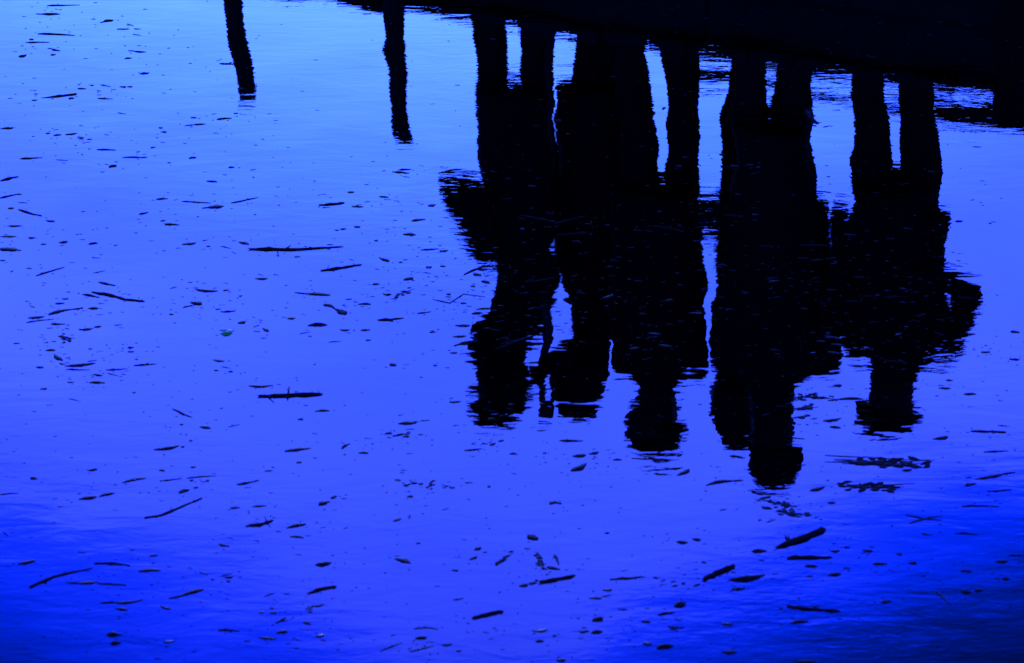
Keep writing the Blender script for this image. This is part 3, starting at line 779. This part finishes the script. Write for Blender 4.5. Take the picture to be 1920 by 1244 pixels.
for p in [(37,108,50,103,8),(97,92,113,96,5),(250,96,274,98,5),(233,111,247,109,5),(261,139,280,137,6),(238,163,249,163,7),(145,166,162,167,5),
          (59,189,71,188,6),(0,242,25,241,7),(359,235,386,233,4),(301,248,313,248,5),(282,278,292,276,6),(354,298,368,295,5),(428,314,440,314,6),
          (100,255,115,253,5),(122,253,145,250,5),(145,259,158,259,5),(163,262,171,261,5),(229,296,266,296,5),(86,414,103,416,9),(14,424,42,424,5),
          (0,444,31,444,6),(53,447,66,446,6),(0,489,10,489,5),(165,579,185,579,7),(103,570,121,569,5),(147,618,175,616,9),(176,614,190,612,12),
          (447,454,467,459,7),(387,340,408,342,5),(366,543,409,546,8),(418,545,430,544,5),(356,567,379,572,10),(317,590,326,590,7),(446,607,461,603,6),
          (167,457,184,456,5),(110,456,127,453,9),(659,387,682,388,5),(711,369,729,371,5),(755,440,780,441,9),(771,415,798,412,6),(802,387,817,384,8),
          (478,523,502,523,7),(698,534,712,533,9),(756,526,775,521,10),(712,485,730,491,7),(671,571,696,571,6),(538,598,554,597,7),(637,619,656,619,5),
          (676,620,694,619,6),(492,616,503,623,7),(892,581,921,579,6),(884,589,905,587,6),(853,611,882,611,6),(824,473,840,470,8),(798,503,810,500,7),
          (825,499,836,500,7),(887,514,903,518,9),(902,527,918,531,8),(863,569,875,569,9),(651,361,665,361,6),(637,430,650,429,6),(67,689,82,690,8),
          (167,718,197,719,7),(175,702,192,705,6),(239,652,251,652,7),(239,660,252,660,9),(399,675,421,678,6),(428,697,437,698,9),(401,695,410,695,5),
          (374,801,395,804,8),(337,796,345,796,7),(58,895,70,899,9),(335,926,355,918,10),(165,883,183,879,6),(590,772,618,771,6),(722,814,735,812,7),
          (755,820,768,819,5),(672,850,691,850,6),(555,868,566,867,6),(849,632,874,631,6),(843,662,858,662,5),(843,755,864,753,5),(756,911,770,908,5),
          (770,907,783,906,7),(784,908,794,908,6),(763,932,775,932,6),(621,936,632,930,9),(903,833,909,831,7),(918,836,929,831,6),(934,828,945,826,6),
          (914,787,929,786,6),(211,1130,268,1125,8),(219,1142,240,1145,8),(300,1136,320,1143,7),(410,1020,430,1025,6),(306,1204,328,1203,7),(421,1084,437,1082,6),
          (395,1087,402,1087,6),(280,1043,296,1042,5),(431,953,450,952,5),(473,951,496,949,6),(584,1137,608,1134,6),(740,1048,770,1057,9),(737,978,753,973,7),
          (889,1032,902,1027,8),(880,1050,895,1044,6),(828,1210,848,1208,6),(485,1196,518,1198,8),(518,1188,540,1185,10),(591,1194,609,1191,7),(568,1167,583,1172,7),
          (485,1149,495,1149,6),(505,1150,519,1150,6),(1030,946,1044,941,10),(989,1003,1008,1013,13),(1025,1063,1050,1068,8),(973,1100,990,1096,9),(991,1096,1007,1093,11),
          (1268,1016,1290,1018,9),(1298,1011,1314,1014,9),(1087,1187,1105,1184,8),(1352,1170,1375,1171,10),(1252,1175,1283,1177,7),(1352,1223,1382,1223,11),
          (1372,1104,1398,1104,9),(1105,1122,1128,1123,7),(1130,1107,1148,1106,6),(1000,1184,1027,1181,9),(1004,1203,1020,1203,14),(1203,1166,1220,1167,11),
          (1205,1205,1223,1209,10),(1134,1000,1143,1000,5),(1043,1239,1061,1238,10),(1224,1084,1233,1084,8),(1259,1099,1272,1098,7),(1277,1095,1286,1095,8),
          (1300,1100,1313,1095,7),(1508,1062,1533,1063,8),(1552,1080,1577,1076,12),(1636,1058,1664,1058,10),(1703,1057,1720,1057,9),(1652,1130,1672,1128,10),
          (1801,1070,1814,1071,8),(1866,1053,1890,1053,9),(1481,1169,1516,1166,9),(1423,937,1446,932,8),(1428,952,1448,955,7),(1582,1027,1594,1027,9),
          (1558,1034,1575,1033,7),(1617,1033,1637,1034,10),(1487,1241,1530,1241,10),(1551,943,1567,943,7),(1543,790,1577,785,9),(1555,801,1577,803,7),
          (1561,724,1579,723,7),(1760,728,1783,729,6),(1807,740,1831,740,6),(1839,661,1857,661,5),(1892,674,1912,675,6),(1894,622,1912,624,7),
          (1073,787,1099,788,7),(1215,857,1240,864,8),(1245,856,1258,851,7),(1269,856,1279,853,7),(1149,863,1166,863,5),(955,852,968,851,6),(1791,416,1806,415,5),
          (1370,310,1386,313,6),(1348,290,1360,291,5),(1440,530,1462,526,5),(1130,560,1150,552,6),(1246,565,1262,562,6),(1215,625,1240,628,6),(1180,655,1200,652,6),
          (1290,588,1318,588,5),(1236,647,1262,650,6),(1690,625,1680,630,8),(1558,646,1585,650,6),(1545,633,1578,636,6),(1552,660,1580,664,6),(1530,640,1548,641,5)]:
    leaf(*p, mat='pale_leaf' if p[1] > 1090 and dr.random() < .18 else 'dead_leaf')

# --- small scraps, one by one -------------------------------------------------------
spots = [(it['u'], it['v']) for it in ITEMS]
def scatter_point():
    while True:
        if dr.random() < .62:
            c = dr.choice(spots); u, v = dr.gauss(c[0], 46), dr.gauss(c[1], 13)
        else:
            u, v = dr.uniform(-20, 1940), dr.uniform(0, 1250)
            if u > 560 and u < 830 and v < 330 and dr.random() < .5: continue
        if -30 < u < 1950 and -10 < v < 1260: return u, v
N_ONE, N_FINE = 180, 2600
for k in range(N_ONE):
    while True:
        u, v = scatter_point()
        if 8 < u < 1912 and 6 < v < 1238: break
    s_ = px_size(u, v); L = dr.uniform(8, 17); bm = bmesh.new(); p = on_w(u, v)
    sn = -ray(u, v).normalized().z
    if dr.random() < .35:
        a_ = dr.uniform(-.35, .35); twig_bm(bm, [(u - L * .6, v + a_ * L * .6), (u + L * .6, v - a_ * L * .6)], dr.uniform(2, 3.2))
    else:
        scrap_bm(bm, p, L * s_ / 2, dr.uniform(.9, 1.9) * s_ / sn, dr.uniform(.0006, .002), 7, dr.uniform(-.5, .5))
    o = finish(bm, 'leaf_scrap', M['scrap'], p)
    ITEMS.append(dict(o=o, kind='scrap', u=u, v=v, L=L, w=4, slope=0, label=None))
bm = bmesh.new()
for k in range(N_FINE + 300):
    u, v = scatter_point() if k < N_FINE else (dr.uniform(870, 1800), dr.triangular(300, 740, 560)); s_ = px_size(u, v)
    L = min(16, max(2.5, dr.lognormvariate(1.75, .5))) * s_ / 2
    if k >= N_FINE: L *= 2.0
    scrap_bm(bm, on_w(u, v), L, min(L * 1.2, dr.uniform(.35, .8) * s_ / -ray(u, v).normalized().z), dr.uniform(.0004, .0012), 5, dr.uniform(-.6, .6))
tag(mesh_obj('leaf_litter', bm, M['scrap']), 'fine dark specks of leaf litter spread over the blue water', 'leaf litter', kind='stuff')

# --- labels that single each piece out ---------------------------------------------
MARKS = [('the long knobbly stick', 555, 467), ('the thick rough stick', 545, 742), ('the thick driftwood branch', 1500, 1012), ('the broad bark slab', 1400, 1083),
         ('the long curved twig', 110, 1080), ('the elbow bent twig', 320, 955), ('the green bud', 424, 624), ('the leaf cut by left edge', 18, 468),
         ('the long wavy twig', 220, 557), ('the left post reflection', 450, 110), ('the right post reflection', 748, 150), ('the small round black leaf', 726, 553),
         ('the wide weed mat', 1665, 868), ('the upright bud pair', 213, 1200), ('the stubby stick mid bottom', 916, 1153), ('the thin straight right edge twig', 1853, 810),
         ('the zigzag crooked twig', 860, 560), ('the tallest reflected hat', 1455, 880), ('the reflected hood', 1086, 740), ('the third reflected hat', 1230, 825),
         ('the picture\'s top left corner', 0, 0), ('the picture\'s bottom right corner', 1920, 1244), ('the fork ended twig', 488, 982),
         ('the dark rounded bottom leaf', 789, 1198), ('the thick ended upper twig', 111, 181), ('the third reflected person', 1240, 560), ('the reflected hand on hip', 1800, 520)]
ORD = ['', 'second nearest', 'third nearest', 'fourth nearest', 'fifth nearest', 'sixth nearest', 'seventh nearest', 'eighth nearest', 'ninth nearest', 'tenth nearest', 'eleventh nearest', 'twelfth nearest']
keys = {}
for it in ITEMS:
    o, k = it['o'], it['kind']
    cat = {'leaf': 'leaf', 'twig': 'twig', 'clump': 'leaf clump', 'scrap': 'scrap'}[k]
    if 'driftwood' in o.name: cat = 'driftwood'
    if 'bark' in o.name: cat = 'bark'
    grp = {'leaf': 'dead leaves floating on the water', 'twig': 'twigs floating on the water', 'clump': 'tangled leaf clumps on the water', 'scrap': 'tiny scraps scattered over the water'}[k]
    tag(o, it['label'], cat, grp)
    if it['label']: continue
    L = it['L']
    size = ('tiny' if L < 16 else 'small' if L < 26 else 'mid sized' if L < 42 else 'long') if k == 'leaf' else ('short' if L < 34 else 'long')
    shape = ('broad' if it['w'] / L > .42 else 'slim') if k == 'leaf' else 'thin'
    sl = it['slope']; sl = sl - 180 if sl > 90 else sl + 180 if sl < -90 else sl
    if k == 'scrap': size, shape = ('tiny' if L < 12 else 'small'), 'shapeless dark'
    lie = '' if k == 'scrap' else 'rising rightward' if sl > 6 else 'falling rightward' if sl < -6 else 'lying level'
    nm, mu, mv = min(MARKS, key=lambda m: math.hypot(m[1] - it['u'], m[2] - it['v']))
    du, dv = it['u'] - mu, it['v'] - mv
    hor = 'left' if du < 0 else 'right'; ver = 'above' if dv < 0 else 'below'
    dirn = f'{ver}' if abs(dv) > 2 * abs(du) else f'{hor} of' if abs(du) > 2.5 * abs(dv) else f'{ver} {hor} of'
    keys.setdefault((size, shape, k, lie, dirn, nm), []).append((math.hypot(du, dv), it))
for (size, shape, k, lie, dirn, nm), lst in keys.items():
    lst.sort(key=lambda e: e[0])
    for r, (_, it) in enumerate(lst):
        q = (ORD[r] + ' ') if r else ('nearest ' if len(lst) > 1 else '')
        it['o']['label'] = f'{size} {shape} {k} {lie}'.strip() + f', {q}{dirn} {nm}'
